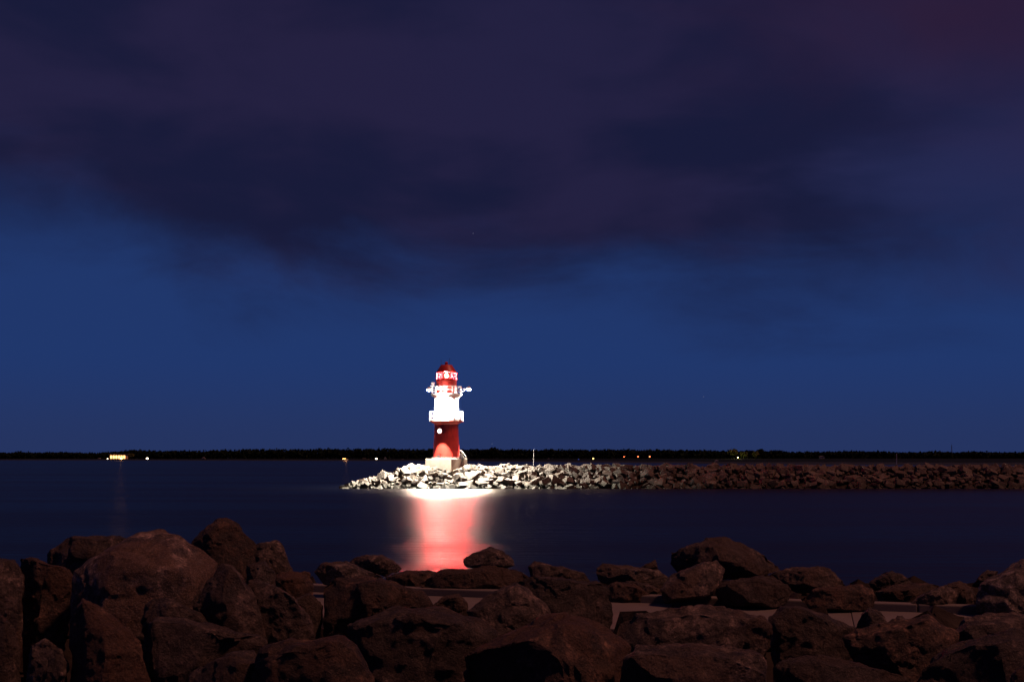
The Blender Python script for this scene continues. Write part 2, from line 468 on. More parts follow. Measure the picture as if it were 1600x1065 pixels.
BOULDERS = [
 # ---- far row beyond the walkway, from the left
 dict(o=[(61,874),(84,856),(105,837),(150,836),(189,835),(203,842),(190,875),(112,892)], Y=12.0, m='rock', l='low brown boulder behind the left shoulder of the biggest pale boulder'),
 dict(o=[(297,846),(315,828),(336,811),(353,807),(374,816),(392,835),(403,850),(395,882),(371,890),(320,886)], Y=12.5, m='rock_red', l='peaked brown boulder, topmost of the left heap against the water', r=[(350,822,.7),(340,850,.9),(380,860,.8),(330,872,1),(362,880,1)]),
 dict(o=[(388,860),(402,849),(434,843),(445,856),(456,888),(434,900),(392,885)], Y=13.0, m='rock', l='small dark boulder just right of the peaked topmost boulder'),
 dict(o=[(537,876),(565,866),(597,865),(614,874),(632,890),(604,900),(560,890)], Y=19.0, m='rock', l='dark flat-topped boulder left of the red reflection at the water edge'),
 dict(o=[(485,892),(504,878),(539,874),(565,886),(604,902),(570,915),(503,915)], Y=17.6, m='rock_grey', l='pale grey boulder in front of the dark flat-topped one, left of the reflection'),
 dict(o=[(600,900),(635,890),(681,892),(705,900),(700,922),(655,930),(610,925)], Y=18.6, m='rock_red', l='low reddish slab directly under the bottom of the red reflection'),
 dict(o=[(652,912),(681,892),(695,888),(765,884),(821,889),(838,900),(793,922),(758,930),(665,930)], Y=17.9, m='rock_red', l='broad flat brown slab carrying the small peaked boulder'),
 dict(o=[(724,872),(737,863),(767,851),(786,860),(800,874),(806,884),(790,888),(727,887)], Y=18.2, m='rock', l='small peaked boulder silhouetted beside the red reflection', r=[(762,862,.6),(745,880,.9),(785,880,.9)]),
 dict(o=[(823,886),(835,877),(852,881),(873,890),(912,895),(926,907),(880,920),(831,908)], Y=18.6, m='rock', l='long low boulder right of the slab with the peaked boulder'),
 dict(o=[(926,908),(927,884),(940,878),(982,890),(1028,890),(1047,902),(1044,920),(975,920)], Y=18.0, m='rock_grey', l='greyish flat boulder at the water edge left of the tall dark pair'),
 dict(o=[(996,892),(1012,880),(1024,874),(1030,892)], Y=19.4, m='rock', l='tiny pointed boulder poking up behind the greyish flat boulder'),
 dict(o=[(946,912),(960,908),(985,909),(1022,933),(1024,944),(955,944)], Y=17.0, m='rock_red', l='low wedge-shaped brown boulder on the far edge of the walkway, near mid picture'),
 dict(o=[(976,907),(1010,910),(1045,932),(1048,941),(1016,941)], Y=17.3, m='rock', l='dark sloping boulder between the wedge boulder and the tall dark pair'),
 dict(o=[(1040,884),(1042,863),(1075,853),(1103,841),(1135,839),(1163,853),(1208,872),(1234,886),(1190,905),(1120,910),(1047,900)], Y=18.0, m='rock', l='largest humped boulder of the row beyond the walkway', r=[(1120,850,.5),(1070,880,.9),(1130,885,1),(1190,885,.8)]),
 dict(o=[(1030,922),(1047,898),(1075,888),(1120,872),(1133,888),(1126,912),(1112,936),(1038,943)], Y=16.6, m='rock', l='dark angular boulder leaning in front of the largest humped one', r=[(1080,900,.6),(1115,880,.7),(1060,930,1),(1105,925,1)]),
 dict(o=[(1111,930),(1124,909),(1155,900),(1194,898),(1229,912),(1246,925),(1238,944),(1215,949),(1112,947)], Y=16.3, m='rock', l='block-shaped brown boulder on the walkway edge right of the dark angular one', r=[(1185,905,.7),(1187,938,1),(1130,935,.8),(1150,912,.6)]),
 dict(o=[(1190,898),(1236,884),(1278,882),(1306,891),(1329,913),(1290,925),(1246,927)], Y=17.4, m='rock', l='dark rounded boulder behind and between two walkway-edge boulders'),
 dict(o=[(1248,936),(1262,925),(1285,917),(1348,911),(1366,920),(1376,952),(1320,955),(1262,950)], Y=16.0, m='rock_red', l='brown boulder with lit flat top on the walkway edge, left of the pointed one', r=[(1350,920,.6),(1352,948,.9),(1290,930,.9),(1280,946,1)]),
 dict(o=[(1355,911),(1376,898),(1394,889),(1411,898),(1429,912),(1407,924),(1366,922)], Y=17.5, m='rock', l='small pointed boulder rising against the water on the right'),
 dict(o=[(1367,924),(1395,914),(1425,911),(1476,912),(1462,940),(1425,952),(1376,953)], Y=16.9, m='rock_red', l='low brown boulder just right of the pointed one'),
 dict(o=[(1409,955),(1436,930),(1478,914),(1501,923),(1487,957)], Y=16.0, m='rock', l='wedge boulder with a sloping left side, left of the corner boulder'),
 dict(o=[(1479,913),(1499,907),(1520,916),(1529,944),(1507,958),(1486,950)], Y=16.6, m='rock', l='dark boulder squeezed against the large right-edge boulder'),
 dict(o=[(1519,918),(1530,899),(1544,890),(1560,892),(1550,918)], Y=17.0, m='rock', l='small dark boulder on the left shoulder of the right-edge boulder'),
 dict(o=[(1525,958),(1521,930),(1530,912),(1558,895),(1572,883),(1600,869),(1650,862),(1670,900),(1660,965)], Y=15.6, m='rock_grey', l='large grey-brown boulder cut by the right edge of the picture', r=[(1590,890,.6),(1550,920,.8),(1560,950,.9),(1620,930,1)]),
 # ---- heap on the near side, left part
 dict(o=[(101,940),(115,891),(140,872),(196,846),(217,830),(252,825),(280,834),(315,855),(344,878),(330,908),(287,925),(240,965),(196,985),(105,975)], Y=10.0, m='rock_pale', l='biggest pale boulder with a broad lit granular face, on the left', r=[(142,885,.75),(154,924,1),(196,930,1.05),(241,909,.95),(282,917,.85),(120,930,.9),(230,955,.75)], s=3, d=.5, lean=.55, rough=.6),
 dict(o=[(28,872),(45,870),(66,880),(112,888),(118,912),(104,945),(38,945),(33,895)], Y=10.4, m='rock_red', l='rugged boulder immediately left of the biggest pale boulder'),
 dict(o=[(-40,872),(0,870),(24,872),(39,895),(38,940),(-40,955)], Y=10.2, m='rock', l='boulder cut by the left picture edge, level with the biggest pale boulder'),
 dict(o=[(315,935),(329,898),(346,878),(364,879),(385,905),(402,930),(418,998),(381,1000),(332,985),(300,950)], Y=9.4, m='rock', l='tall pointed boulder with a bright vertical edge right of the biggest one', r=[(362,886,.35),(372,912,.9),(383,992,1.15),(322,940,.3)], lean=.2),
 dict(o=[(384,905),(400,900),(422,912),(455,940),(488,965),(494,1000),(420,1006),(400,958)], Y=9.6, m='rock', l='long slab sloping down to the right from the tall pointed boulder'),
 dict(o=[(385,882),(413,874),(432,895),(430,912),(385,905)], Y=11.6, m='rock_grey', l='small grey boulder under the small dark one, left of mid picture'),
 dict(o=[(414,908),(437,893),(483,895),(492,920),(462,942),(430,930)], Y=12.0, m='rock_red', l='flat reddish boulder beside the end of the walkway on the left'),
 dict(o=[(446,950),(462,936),(483,924),(506,945),(496,972),(460,972)], Y=11.0, m='rock', l='small triangular dark boulder below the left end of the walkway'),
 dict(o=[(502,915),(512,904),(565,897),(614,908),(660,925),(678,946),(618,970),(555,982),(505,980)], Y=11.0, m='rock_red', l='brown dome-like boulder in front of the pale grey boulder'),
 dict(o=[(674,945),(695,930),(716,926),(732,940),(728,958),(700,960)], Y=12.0, m='rock', l='small round dark boulder before the walkway near the middle'),
 dict(o=[(728,955),(758,930),(786,918),(807,907),(824,915),(842,936),(865,960),(821,985),(782,990),(744,975)], Y=11.2, m='rock', l='pyramid-shaped boulder in front of the walkway at mid picture', r=[(806,918,.4),(780,950,.8),(815,955,.95),(845,955,.7),(790,975,1)]),
 dict(o=[(790,907),(825,901),(898,904),(933,905),(950,912),(963,937),(950,968),(920,972),(863,968),(825,940)], Y=11.9, m='rock', l='wide dark boulder right of the pyramid-shaped one', r=[(880,912,.5),(935,915,.7),(900,950,1),(945,950,.8)]),
 dict(o=[(537,978),(572,961),(618,949),(688,945),(716,954),(751,968),(781,987),(744,1015),(716,1035),(620,1085),(590,1085),(560,1025)], Y=9.0, m='rock', l='wide grey-topped boulder left of the largest front boulder', r=[(640,962,.5),(700,975,.7),(620,1000,1),(700,1010,1)], lean=.5),
 dict(o=[(688,1090),(714,1028),(744,1006),(821,978),(856,961),(894,955),(926,964),(957,981),(986,1010),(972,1040),(966,1090)], Y=8.0, m='rock_red', l='largest rusty brown boulder at the bottom middle of the picture', r=[(880,975,.5),(800,1010,.9),(860,1030,1),(930,1010,.9),(740,1060,.9)], lean=.45),
 dict(o=[(960,1095),(966,1045),(976,1023),(1000,1006),(1080,1003),(1187,1016),(1199,1031),(1208,1095)], Y=7.6, m='rock', l='square block boulder with a flat lit top at the bottom edge', r=[(985,1026,.8),(1000,1028,1),(1190,1034,1),(1195,1090,1),(1000,1090,1)], lean=.3),
 dict(o=[(948,985),(960,968),(1012,965),(1040,954),(1061,944),(1110,942),(1152,950),(1194,964),(1216,993),(1226,1014),(1210,1035),(1075,1030),(980,1015)], Y=9.6, m='rock', l='long dark cracked boulder behind the square block boulder', r=[(1080,958,.5),(1150,970,.7),(1050,985,1),(1180,1000,.9)]),
 dict(o=[(1200,963),(1218,944),(1243,943),(1264,952),(1306,961),(1339,981),(1300,1010),(1278,1024),(1222,1030)], Y=10.4, m='rock', l='dark boulder in front of the walkway with a tail sloping right', r=[(1240,950,.5),(1262,965,.9),(1225,1005,.8),(1290,985,.8)]),
 dict(o=[(1335,982),(1345,958),(1360,945),(1376,957),(1392,976),(1362,992)], Y=11.0, m='rock', l='small pointed dark boulder standing in front of the walkway on the right'),
 dict(o=[(1396,968),(1404,962),(1410,961),(1420,972),(1400,976)], Y=11.6, m='rock', l='fist-sized dark boulder beside the small pointed one before the walkway'),
 dict(o=[(1315,995),(1376,972),(1425,968),(1450,957),(1467,964),(1497,987),(1490,1020),(1440,1045),(1397,1040),(1345,1020)], Y=9.6, m='rock_red', l='broad reddish dark boulder in the lower right with a small top hump', r=[(1450,968,.5),(1400,990,.8),(1450,1000,1),(1400,1020,1)]),
 dict(o=[(1476,1005),(1490,985),(1507,967),(1544,957),(1640,955),(1650,1000),(1620,1035),(1500,1035)], Y=9.8, m='rock', l='dark flat-topped boulder cut by the right edge in front of the walkway'),
 dict(o=[(1420,1095),(1440,1045),(1478,1016),(1540,992),(1579,981),(1640,990),(1650,1095)], Y=8.4, m='rock', l='dark sloping boulder in the lower right below the flat-topped one'),
 dict(o=[(1568,1095),(1580,1052),(1600,1035),(1650,1020),(1660,1095)], Y=7.2, m='rock_red', l='boulder tip in the bottom right corner of the picture'),
 dict(o=[(1206,1040),(1240,1026),(1278,1020),(1320,1034),(1400,1048),(1440,1060),(1420,1095),(1206,1095)], Y=8.4, m='rock', l='low dark boulder at the bottom right of the square block boulder'),
 dict(o=[(-40,965),(0,957),(18,973),(34,1012),(26,1045),(-40,1060)], Y=8.6, m='rock', l='boulder low on the left picture edge'),
 dict(o=[(34,1095),(48,1007),(70,995),(98,1012),(108,1040),(104,1095)], Y=8.2, m='rock', l='upright dark boulder at the bottom left corner area'),
 dict(o=[(108,1095),(106,1000),(112,960),(130,933),(147,950),(203,985),(226,1014),(244,1095)], Y=8.2, m='rock_red', l='tall rusty triangular boulder in the lower left below the biggest one', r=[(131,945,.3),(150,985,.9),(195,1000,.7),(140,1070,1.1),(215,1075,.9)], lean=.2),
 dict(o=[(222,975),(224,942),(259,928),(292,943),(318,972),(340,985),(300,1000),(235,995)], Y=9.2, m='rock', l='slab wedged between the biggest pale boulder and the lower left rocks'),
 dict(o=[(225,985),(230,970),(247,962),(287,960),(300,971),(336,978),(422,1000),(404,1020),(350,1040),(295,1095),(238,1095)], Y=8.4, m='rock', l='layered boulder with a flat ledge on top in the lower left', r=[(240,974,.6),(292,980,.9),(380,1005,.7),(260,1040,1),(320,1020,1)]),
 dict(o=[(268,1095),(297,1045),(367,1018),(396,1016),(415,1040),(420,1095)], Y=7.6, m='rock', l='boulder at the bottom edge left of the rounded brown one'),
 dict(o=[(392,1040),(405,1012),(455,995),(500,997),(540,991),(560,1003),(577,1030),(598,1095),(395,1095)], Y=7.4, m='rock_red', l='rounded brown boulder at the bottom edge, left of mid picture', r=[(460,1008,.5),(530,1005,.6),(430,1050,1),(540,1040,.9)]),
]
for i, b in enumerate(BOULDERS):
    boulder(b['o'], b['Y'], b['l'], b['m'], b.get('r', ()), b.get('d', .42), b.get('s', i + 1), lean=b.get('lean', .30), rough=b.get('rough', 1.), group='boulders of the near shore')

# a stock of small faceted stones
def stone_mesh(name, seed, mat, npts=20):
    rg = random.Random(seed); bm = bmesh.new()
    sx, sy, sz = 1.0, rg.uniform(.7, 1.0), rg.uniform(.5, .8)
    for cx_ in (-1, 1):
        for cy_ in (-1, 1):
            for cz_ in (-1, 1):
                if rg.random() < .4:           # a broken corner
                    q = rg.uniform(.25, .6)
                    cs = [(cx_ * (1 - q), cy_, cz_), (cx_, cy_ * (1 - q), cz_), (cx_, cy_, cz_ * (1 - q))]
                else: cs = [(cx_, cy_, cz_)]
                for c_ in cs: bm.verts.new((c_[0] * sx * rg.uniform(.68, 1.), c_[1] * sy * rg.uniform(.65, 1.), c_[2] * sz * rg.uniform(.62, 1.)))
    bmesh.ops.convex_hull(bm, input=bm.verts[:])
    bmesh.ops.delete(bm, geom=[v for v in bm.verts if not v.link_faces], context='VERTS')
    me = bpy.data.meshes.new(name); bmesh.ops.recalc_face_normals(bm, faces=bm.faces[:]); bm.to_mesh(me); bm.free()
    me.materials.append(mat); return me
def join_stones(name, items, meshes, mat, parent=None):
    vs = []; fs = []
    for me, mat4 in items:
        b0 = len(vs); m = meshes[me]
        vs += [mat4 @ v.co for v in m.vertices]
        fs += [tuple(b0 + i for i in p.vertices) for p in m.polygons]
    o = mesh_obj(name, vs, fs, mat, parent); o['kind'] = 'stuff'; return o
def rmat(p, s, rg, tilt=.5):
    return Matrix.Translation(p) @ Matrix.Rotation(rg.uniform(0, 6.28), 4, 'Z') @ Matrix.Rotation(rg.uniform(-tilt, tilt), 4, 'X') @ Matrix.Rotation(rg.uniform(-tilt, tilt), 4, 'Y') @ Matrix.Diagonal((s, s, s, 1))
near = [stone_mesh('rubble_stone', 900 + i, M['rubble']) for i in range(8)]
rg = random.Random(3); items = []
for i in range(1500):
    X = rg.uniform(-9, 11); Y = rg.uniform(6.0, 12.4)
    if abs(X) > .52 * Y + .8: continue
    items.append((rg.randrange(8), rmat((X, Y, mound(X, Y) + rg.uniform(-.05, .08)), rg.uniform(.11, .28), rg, 1.)))
for i in range(900):
    X = rg.uniform(-13, 14); Y = A.y + (X - A.x) * dirv.y / dirv.x + rg.uniform(.5 if X > -5 else -6, 7)
    items.append((rg.randrange(8), rmat((X, Y, mound(X, Y) + rg.uniform(-.1, .08)), rg.uniform(.15, .32), rg, 1.)))
rb = join_stones('rubble_fill', items, near, M['rubble'])
tag(rb, 'small broken stones between the near boulders, coloured dark as gap shade', 'rubble')

# ------------------------------------------------------------------ breakwater across the channel
YT = 178.0; TX = (697.5 - 800) / F * YT; S = YT / F
XTIP = (541 - 800) / F * 175
def bw(X, Y):
    return 2.85 * max(-.35, min(1, (7.1 - abs(Y - YT)) / 4.7, (X - XTIP) / 10.0 * (1 if abs(Y - YT) < 5 else .85)))
bwr = empty('rock_breakwater', (TX, YT, 0))
tag(bwr, 'long rubble stone breakwater carrying the lighthouse, floodlit at its left end', 'breakwater')
verts = []; faces = []
xs = [XTIP - 1.5 + 1.5 * i for i in range(110)]; ys = [YT - 9 + .9 * j for j in range(21)]
for x in xs:
    for y in ys: verts.append((x - TX, y - YT, bw(x, y) - .45))
n = len(ys)
for i in range(len(xs) - 1):
    for j in range(n - 1):
        a = i * n + j; faces.append((a, a + n, a + n + 1, a + 1))
mesh_obj('core', verts, faces, M['rubble'], bwr)
stones = [stone_mesh('stone', 100 + i, M['farrock'], 22) for i in range(16)]
rg = random.Random(11); cand = []
x = XTIP + .2
while x < 100:
    y = YT - 7.3
    while y < YT + 4.5:
        X = x + rg.uniform(-.38, .38); Y = y + rg.uniform(-.3, .3)
        z = bw(X, Y)
        s = rg.choice((.26, .34, .42, .50, .60, .84)) * rg.uniform(.9, 1.12)
        if X < XTIP + 4: s *= .75
        on_plinth = abs(X - TX) < 3.6 and abs(Y - YT) < 3.6
        if z > -.6 and not (on_plinth and abs((X-TX)*math.cos(R(29))-(Y-YT)*math.sin(R(29))) < 2.5 and abs((X-TX)*math.sin(R(29))+(Y-YT)*math.cos(R(29))) < 2.5):
            cand.append((s, X, Y, z + rg.uniform(-.26, .18) + .22 * noise.noise((X * .25, Y * .3, 4))))
        y += rg.uniform(.66, .92)
    x += .80
def vis(c):
    s, X, Y, z = c; inside = (X / Y * F + 800) < 1605
    return (1 if inside else 0) * (1 if Y < YT - .8 else .15) * s
order = sorted(cand, key=vis, reverse=True)
rest = []
for i, (s, X, Y, z) in enumerate(order):
    m = rmat((X - TX, Y - YT, z), s, rg, .6)
    if i < 300:
        o = bpy.data.objects.new('stone', stones[rg.randrange(16)]); C.objects.link(o); o.parent = bwr; o.matrix_local = m
    else: rest.append((rg.randrange(16), m))
join_stones('stone_fill', rest, stones, M['farrock'], bwr)

# ------------------------------------------------------------------ lighthouse
def Zp(py): return H + (HY - py) * S
lh = empty('lighthouse', (TX, YT, 0))
tag(lh, 'red lighthouse with floodlit white band and two galleries on a concrete base', 'lighthouse')
rp = lambda px: px * S
bm = bmesh.new(); box(bm, (0, 0, (2.3 + Zp(716.3)) / 2), (4.75, 4.75, Zp(716.3) - 2.3), R(-29), .05)
pl = bm_obj('plinth', bm, M['paleconcrete'], lh)
bm = bmesh.new(); lathe(bm, [(rp(23.5), Zp(716.3) + .003), (rp(23.5), Zp(714.8)), (rp(22.5), Zp(714.4))]); bm_obj('base_ring', bm, M['concrete'], lh, True, 30)
bm = bmesh.new(); lathe(bm, [(rp(20.9), Zp(714.4) + .002), (rp(20.6), Zp(708)), (rp(20.0), Zp(696)), (rp(19.2), Zp(682)), (rp(18.6), Zp(670)), (rp(18.4), Zp(658.6))], 96)
bm_obj('shaft', bm, M['red'], lh, True, 30)
bm = bmesh.new(); lathe(bm, [(rp(18.5), Zp(663)), (rp(20), Zp(661)), (rp(26.3), Zp(658.4)), (rp(26.6), Zp(657.9)), (rp(26.6), Zp(657.2))], 96)
lg = bm_obj('lower_gallery', bm, M['red'], lh, True, 30)
def railing(parent, r, z0, z1, n, rails, rot=0):
    bm = bmesh.new(); tube(bm, (0, 0, z0), (0, 0, z1), .04, 8); proto = None
    me = None
    for i in range(n):
        a = 2 * math.pi * i / n + rot
        if me is None:
            o = bm_obj('railing_post', bm, M['whitesteel'], parent); me = o.data
        else:
            o = bpy.data.objects.new('railing_post', me); C.objects.link(o); o.parent = parent
        o.location = (r * math.cos(a), r * math.sin(a), 0)
    for z in rails:
        bm = bmesh.new(); ringbar(bm, r, z, .036, 72, 8); bm_obj('rail', bm, M['whitesteel'], parent, True)
railing(lg, rp(25.8), Zp(657.3), Zp(643), 18, (Zp(643), Zp(650)), .1)
bm = bmesh.new(); lathe(bm, [(rp(26.65), Zp(657.1)), (rp(26.65), Zp(654.8)), (rp(26.4), Zp(654.8)), (rp(26.4), Zp(657.1))], 96, cap=False); bm_obj('toe_board', bm, M['whitesteel'], lg, True, 30)
bm = bmesh.new(); lathe(bm, [(rp(18.4), Zp(657.15)), (rp(18.4), Zp(622))], 96); bm_obj('white_drum', bm, M['white'], lh, True, 30)
bm = bmesh.new(); lathe(bm, [(rp(18.4), Zp(621.99)), (rp(20.5), Zp(620)), (rp(24), Zp(617.2)), (rp(24.2), Zp(615.4)), (rp(16), Zp(615.3))], 96)
ug = bm_obj('upper_gallery', bm, M['white'], lh, True, 30)
railing(ug, rp(23.5), Zp(615.4), Zp(604), 16, (Zp(604), Zp(609.5)), .05)
bm = bmesh.new(); lathe(bm, [(rp(16.4), Zp(615.2)), (rp(16.2), Zp(594.6)), (rp(15.6), Zp(594.2))], 72); bm_obj('watch_room', bm, M['red'], lh, True, 30)
bm = bmesh.new(); lathe(bm, [(rp(15.5), Zp(594.19)), (rp(16.6), Zp(593.6)), (rp(16.6), Zp(592.8)), (rp(8), Zp(592.7))], 72)
tg = bm_obj('lantern_gallery', bm, M['red'], lh, True, 30)
railing(tg, rp(16.1), Zp(592.8), Zp(582.5), 14, (Zp(582.5), Zp(587.5)), .15)
bm = bmesh.new(); lathe(bm, [(rp(9.6), Zp(592.6)), (rp(9.6), Zp(590.6)), (rp(9.2), Zp(590.5))], 48)
la = bm_obj('lantern', bm, M['red'], lh, True, 30)
bm = bmesh.new(); lathe(bm, [(rp(9.2), Zp(590.45)), (rp(9.2), Zp(581.6)), (rp(9.0), Zp(581.6)), (rp(9.0), Zp(590.45))], 48, cap=False); bm_obj('lantern_glass', bm, M['glass'], la, True)
me = None
for i in range(8):
    a = 2 * math.pi * (i + .5) / 8
    if me is None:
        bm = bmesh.new(); tube(bm, (0, 0, Zp(590.5)), (0, 0, Zp(581.5)), .05, 6); o = bm_obj('glazing_bar', bm, M['red'], la); me = o.data
    else: o = bpy.data.objects.new('glazing_bar', me); C.objects.link(o); o.parent = la
    o.location = (rp(9.45) * math.cos(a), rp(9.45) * math.sin(a), 0)
bm = bmesh.new(); lathe(bm, [(.12, Zp(590.5)), (.28, Zp(589)), (.34, Zp(586.6)), (.28, Zp(584)), (.12, Zp(582.6))], 24); bm_obj('beacon_lens', bm, M['lampred'], la, True)
point('beacon_light', (0, -.46, Zp(586.6)), 48000, (1, .045, .05), .25, la)
bm = bmesh.new(); lathe(bm, [(rp(15.2), Zp(581.5)), (rp(15.4), Zp(581)), (rp(13.6), Zp(577.6)), (rp(9.0), Zp(570.6)), (rp(8.4), Zp(570)), (rp(3), Zp(569.4))], 64)
rf = bm_obj('roof', bm, M['red'], lh, True, 30)
bm = bmesh.new(); lathe(bm, [(rp(2.4), Zp(569.5)), (rp(2.4), Zp(567)), (rp(3.2), Zp(566.6)), (rp(1), Zp(565))], 24); bm_obj('ventilator', bm, M['red'], rf, True, 30)
bm = bmesh.new(); tube(bm, (.5, .1, Zp(570)), (.5, .1, Zp(559)), .035, 6, .015); tube(bm, (.35, .1, Zp(561)), (.65, .1, Zp(561)), .02, 5); bm_obj('aerial', bm, M['darksteel'], rf)
bm = bmesh.new(); tube(bm, (-.8, -.1, Zp(573.5)), (-.8, -.1, Zp(560)), .03, 6, .012); bm_obj('aerial', bm, M['darksteel'], rf)
# floodlights on arms reaching out from the upper gallery
for az, power in ((-15, 200000), (104, 110000), (-126, 110000)):
    a = R(-90 + az)
    fl = empty('floodlight', (0, 0, 0), a); fl.parent = lh
    zz = Zp(608)
    bm = bmesh.new(); tube(bm, (rp(23.4), 0, Zp(606.5)), (rp(35), 0, Zp(606.5)), .04); tube(bm, (rp(23.8), 0, Zp(612)), (rp(33), 0, Zp(606.7)), .03); bm_obj('arm', bm, M['whitesteel'], fl)
    bm = bmesh.new(); lathe(bm, [(.14, zz + .50), (.28, zz + .42), (.37, zz + .18), (.38, zz + .10)], 20, (rp(35.5), 0)); bm_obj('housing', bm, M['galv'], fl, True, 40)
    bm = bmesh.new(); lathe(bm, [(.34, zz + .098), (.30, zz - .06), (.15, zz - .16)], 20, (rp(35.5), 0)); bm_obj('lens', bm, M['lampwhite'], fl, True)
    point('lamp_light', (rp(35.5), 0, zz - .26), power, (1, .86, .70), .09, fl, spot=148)
bm = bmesh.new(); box(bm, (rp(-22), 1.0, Zp(599)), (.55, .4, .5), 0, .03); tube(bm, (rp(-22), 1.0, Zp(601)), (rp(-22), 1.0, Zp(614)), .04); bm_obj('signal_box', bm, M['whitesteel'], lh)
# porthole lamp on the shaft
def on_shaft(px, py, r): 
    x = (px - 697.5) * S; return Vector((x, -math.sqrt(r * r - x * x), Zp(py)))
p = on_shaft(688.6, 673.4, rp(18.8)); d = Vector((p.x, p.y, 0)).normalized()
bm = bmesh.new(); tube(bm, p - d * .15, p + d * .10, .42, 24); pr = bm_obj('porthole', bm, M['red'], lh)
bm = bmesh.new(); tube(bm, p + d * .05, p + d * .13, .34, 24); bm_obj('pane', bm, M['port'], pr)
# hatch low on the shaft
p = on_shaft(687.3, 711.2, rp(20.7)); an = math.atan2(p.y, p.x)
bm = bmesh.new(); box(bm, p + Vector((0, 0, .05)), (.34, .70, .70), an, .02); ht = bm_obj('hatch', bm, M['red'], lh)
d = Vector((p.x, p.y, 0)).normalized()
bm = bmesh.new(); box(bm, p + d * .16 + Vector((0, 0, -.10)), (.06, .52, .34), an); bm_obj('opening', bm, M['darksteel'], ht)
# steps and handrails at the right side of the shaft
stp = empty('steps', (0, 0, 0)); stp.parent = lh
for i in range(4):
    bm = bmesh.new(); zt = Zp(716.3) + .8 - .2 * i
    box(bm, (2.2 + .22 * i, -.35, (zt + Zp(716.3)) / 2 + .002), (.215, .9, zt - Zp(716.3)), 0, .01); bm_obj('step', bm, M['galv'], stp)
for yy in (-.85, .15):
    bm = bmesh.new()
    for x_, zb, zt in ((2.1, Zp(716.3), Zp(703.2)), (2.45, Zp(716.3), Zp(704)), (3.05, Zp(716.3), Zp(717) + .45)):
        tube(bm, (x_, yy, zb), (x_, yy, zt), .04, 6)
    tube(bm, (2.1, yy, Zp(703.2)), (2.45, yy, Zp(704)), .04, 6); tube(bm, (2.45, yy, Zp(704)), (3.05, yy, Zp(717) + .45), .04, 6)
    tube(bm, (2.1, yy, Zp(709)), (2.45, yy, Zp(709.5)), .03, 6); tube(bm, (2.45, yy, Zp(709.5)), (2.95, yy, Zp(717.3) + .1), .03, 6)
    bm_obj('handrail', bm, M['whitesteel'], stp)

# marker poles
bm = bmesh.new(); b0 = at(833.8, 730, 177.); t0 = at(833.8, 701, 177.)
tube(bm, (0, 0, 0), (0, 0, (t0 - b0).z), .035, 8, .025)
o = bm_obj('marker_pole', bm, M['galv']); o.location = b0; tag(o, 'thin pale pole standing on the breakwater right of the lighthouse', 'pole')
bm = bmesh.new(); Yp = 420.; zt = at(1401, 710, Yp).z
tube(bm, (0, 0, -1), (0, 0, zt), .14, 8, .10); tube(bm, (0, 0, zt), (0, 0, zt + .5), .10, 8, .02)
o = bm_obj('channel_stake', bm, M['galv']); o.location = ((1401 - 800) / F * Yp, Yp, 0); tag(o, 'faint thin stake in the water beyond the breakwater on the right', 'stake')

# ------------------------------------------------------------------ far shore: wood, trees, lights, huts, boats
def crown(vs, fs, c, rx, rz, n, rg, leaf):
    for i in range(n):
        while True:
            v = Vector((rg.uniform(-1, 1), rg.uniform(-1, 1), rg.uniform(-1, 1)))
            if .25 < v.length < 1: break
        lump = 1 + .28 * noise.noise(v * 2.1 + Vector((c[0] * .13, c[1] * .1, 0)))
        p = Vector((c[0] + v.x * rx * lump, c[1] + v.y * rx * lump, c[2] + v.z * rz * lump))
        a = Vector((rg.gauss(0, 1), rg.gauss(0, 1), rg.gauss(0, 1))).normalized() * leaf * rg.uniform(.6, 1.3)
        b = a.cross(Vector((rg.gauss(0, 1), rg.gauss(0, 1), rg.gauss(0, 1)))).normalized() * leaf * rg.uniform(.5, 1.1)
        k_ = len(vs); vs += [p - a, p + b, p + a, p - b]; fs.append((k_, k_ + 1, k_ + 2, k_ + 3))
top_px = [(-400, 706), (0, 706), (160, 706.5), (205, 703.5), (240, 703.5), (300, 704), (330, 702.5), (420, 702), (520, 701.5), (600, 701), (690, 702), (740, 701), (800, 702), (880, 702), (960, 702.5), (1060, 702.5), (1130, 705), (1200, 703.5), (1260, 705), (1380, 705), (1500, 706), (1600, 706), (2000, 706)]
def topy(px):
    for (a, ya), (b, yb) in zip(top_px, top_px[1:]):
        if a <= px <= b: return ya + (yb - ya) * (px - a) / (b - a)
    return 706
rg = random.Random(5); vs = []; fs = []; tv = []; tf = []
YW = 1130.
for row in range(3):
    px = -60.
    while px < 1660:
        Y = YW + row * 14 + rg.uniform(-5, 5)
        ty = topy(px) + rg.uniform(-.7, 1.5) + 2.2 * noise.noise((px * .045, row * .4, 0)) + 1.3 * noise.noise((px * .013, 5, 0))
        zt = at(px, ty, Y).z; X = (px - 800) / F * Y
        rx = rg.uniform(3.0, 5.0); base = 1.0
        hz = (zt - base) / 2
        crown(vs, fs, (X, Y, base + hz * 1.05), rx, hz * .98, 95, rg, 1.15)
        for s_ in (0,):
            k_ = len(vs); r_ = .25
            vs += [Vector((X - r_, Y, 0.5)), Vector((X + r_, Y, .5)), Vector((X, Y, zt * .8))]; fs.append((k_, k_ + 1, k_ + 2))
        px += rg.uniform(5.5, 9.0)
fw = mesh_obj('far_wood', vs, fs, M['leaf']); fw['kind'] = 'stuff'; tag(fw, 'dark belt of woodland along the far shore under the sky', 'woodland')
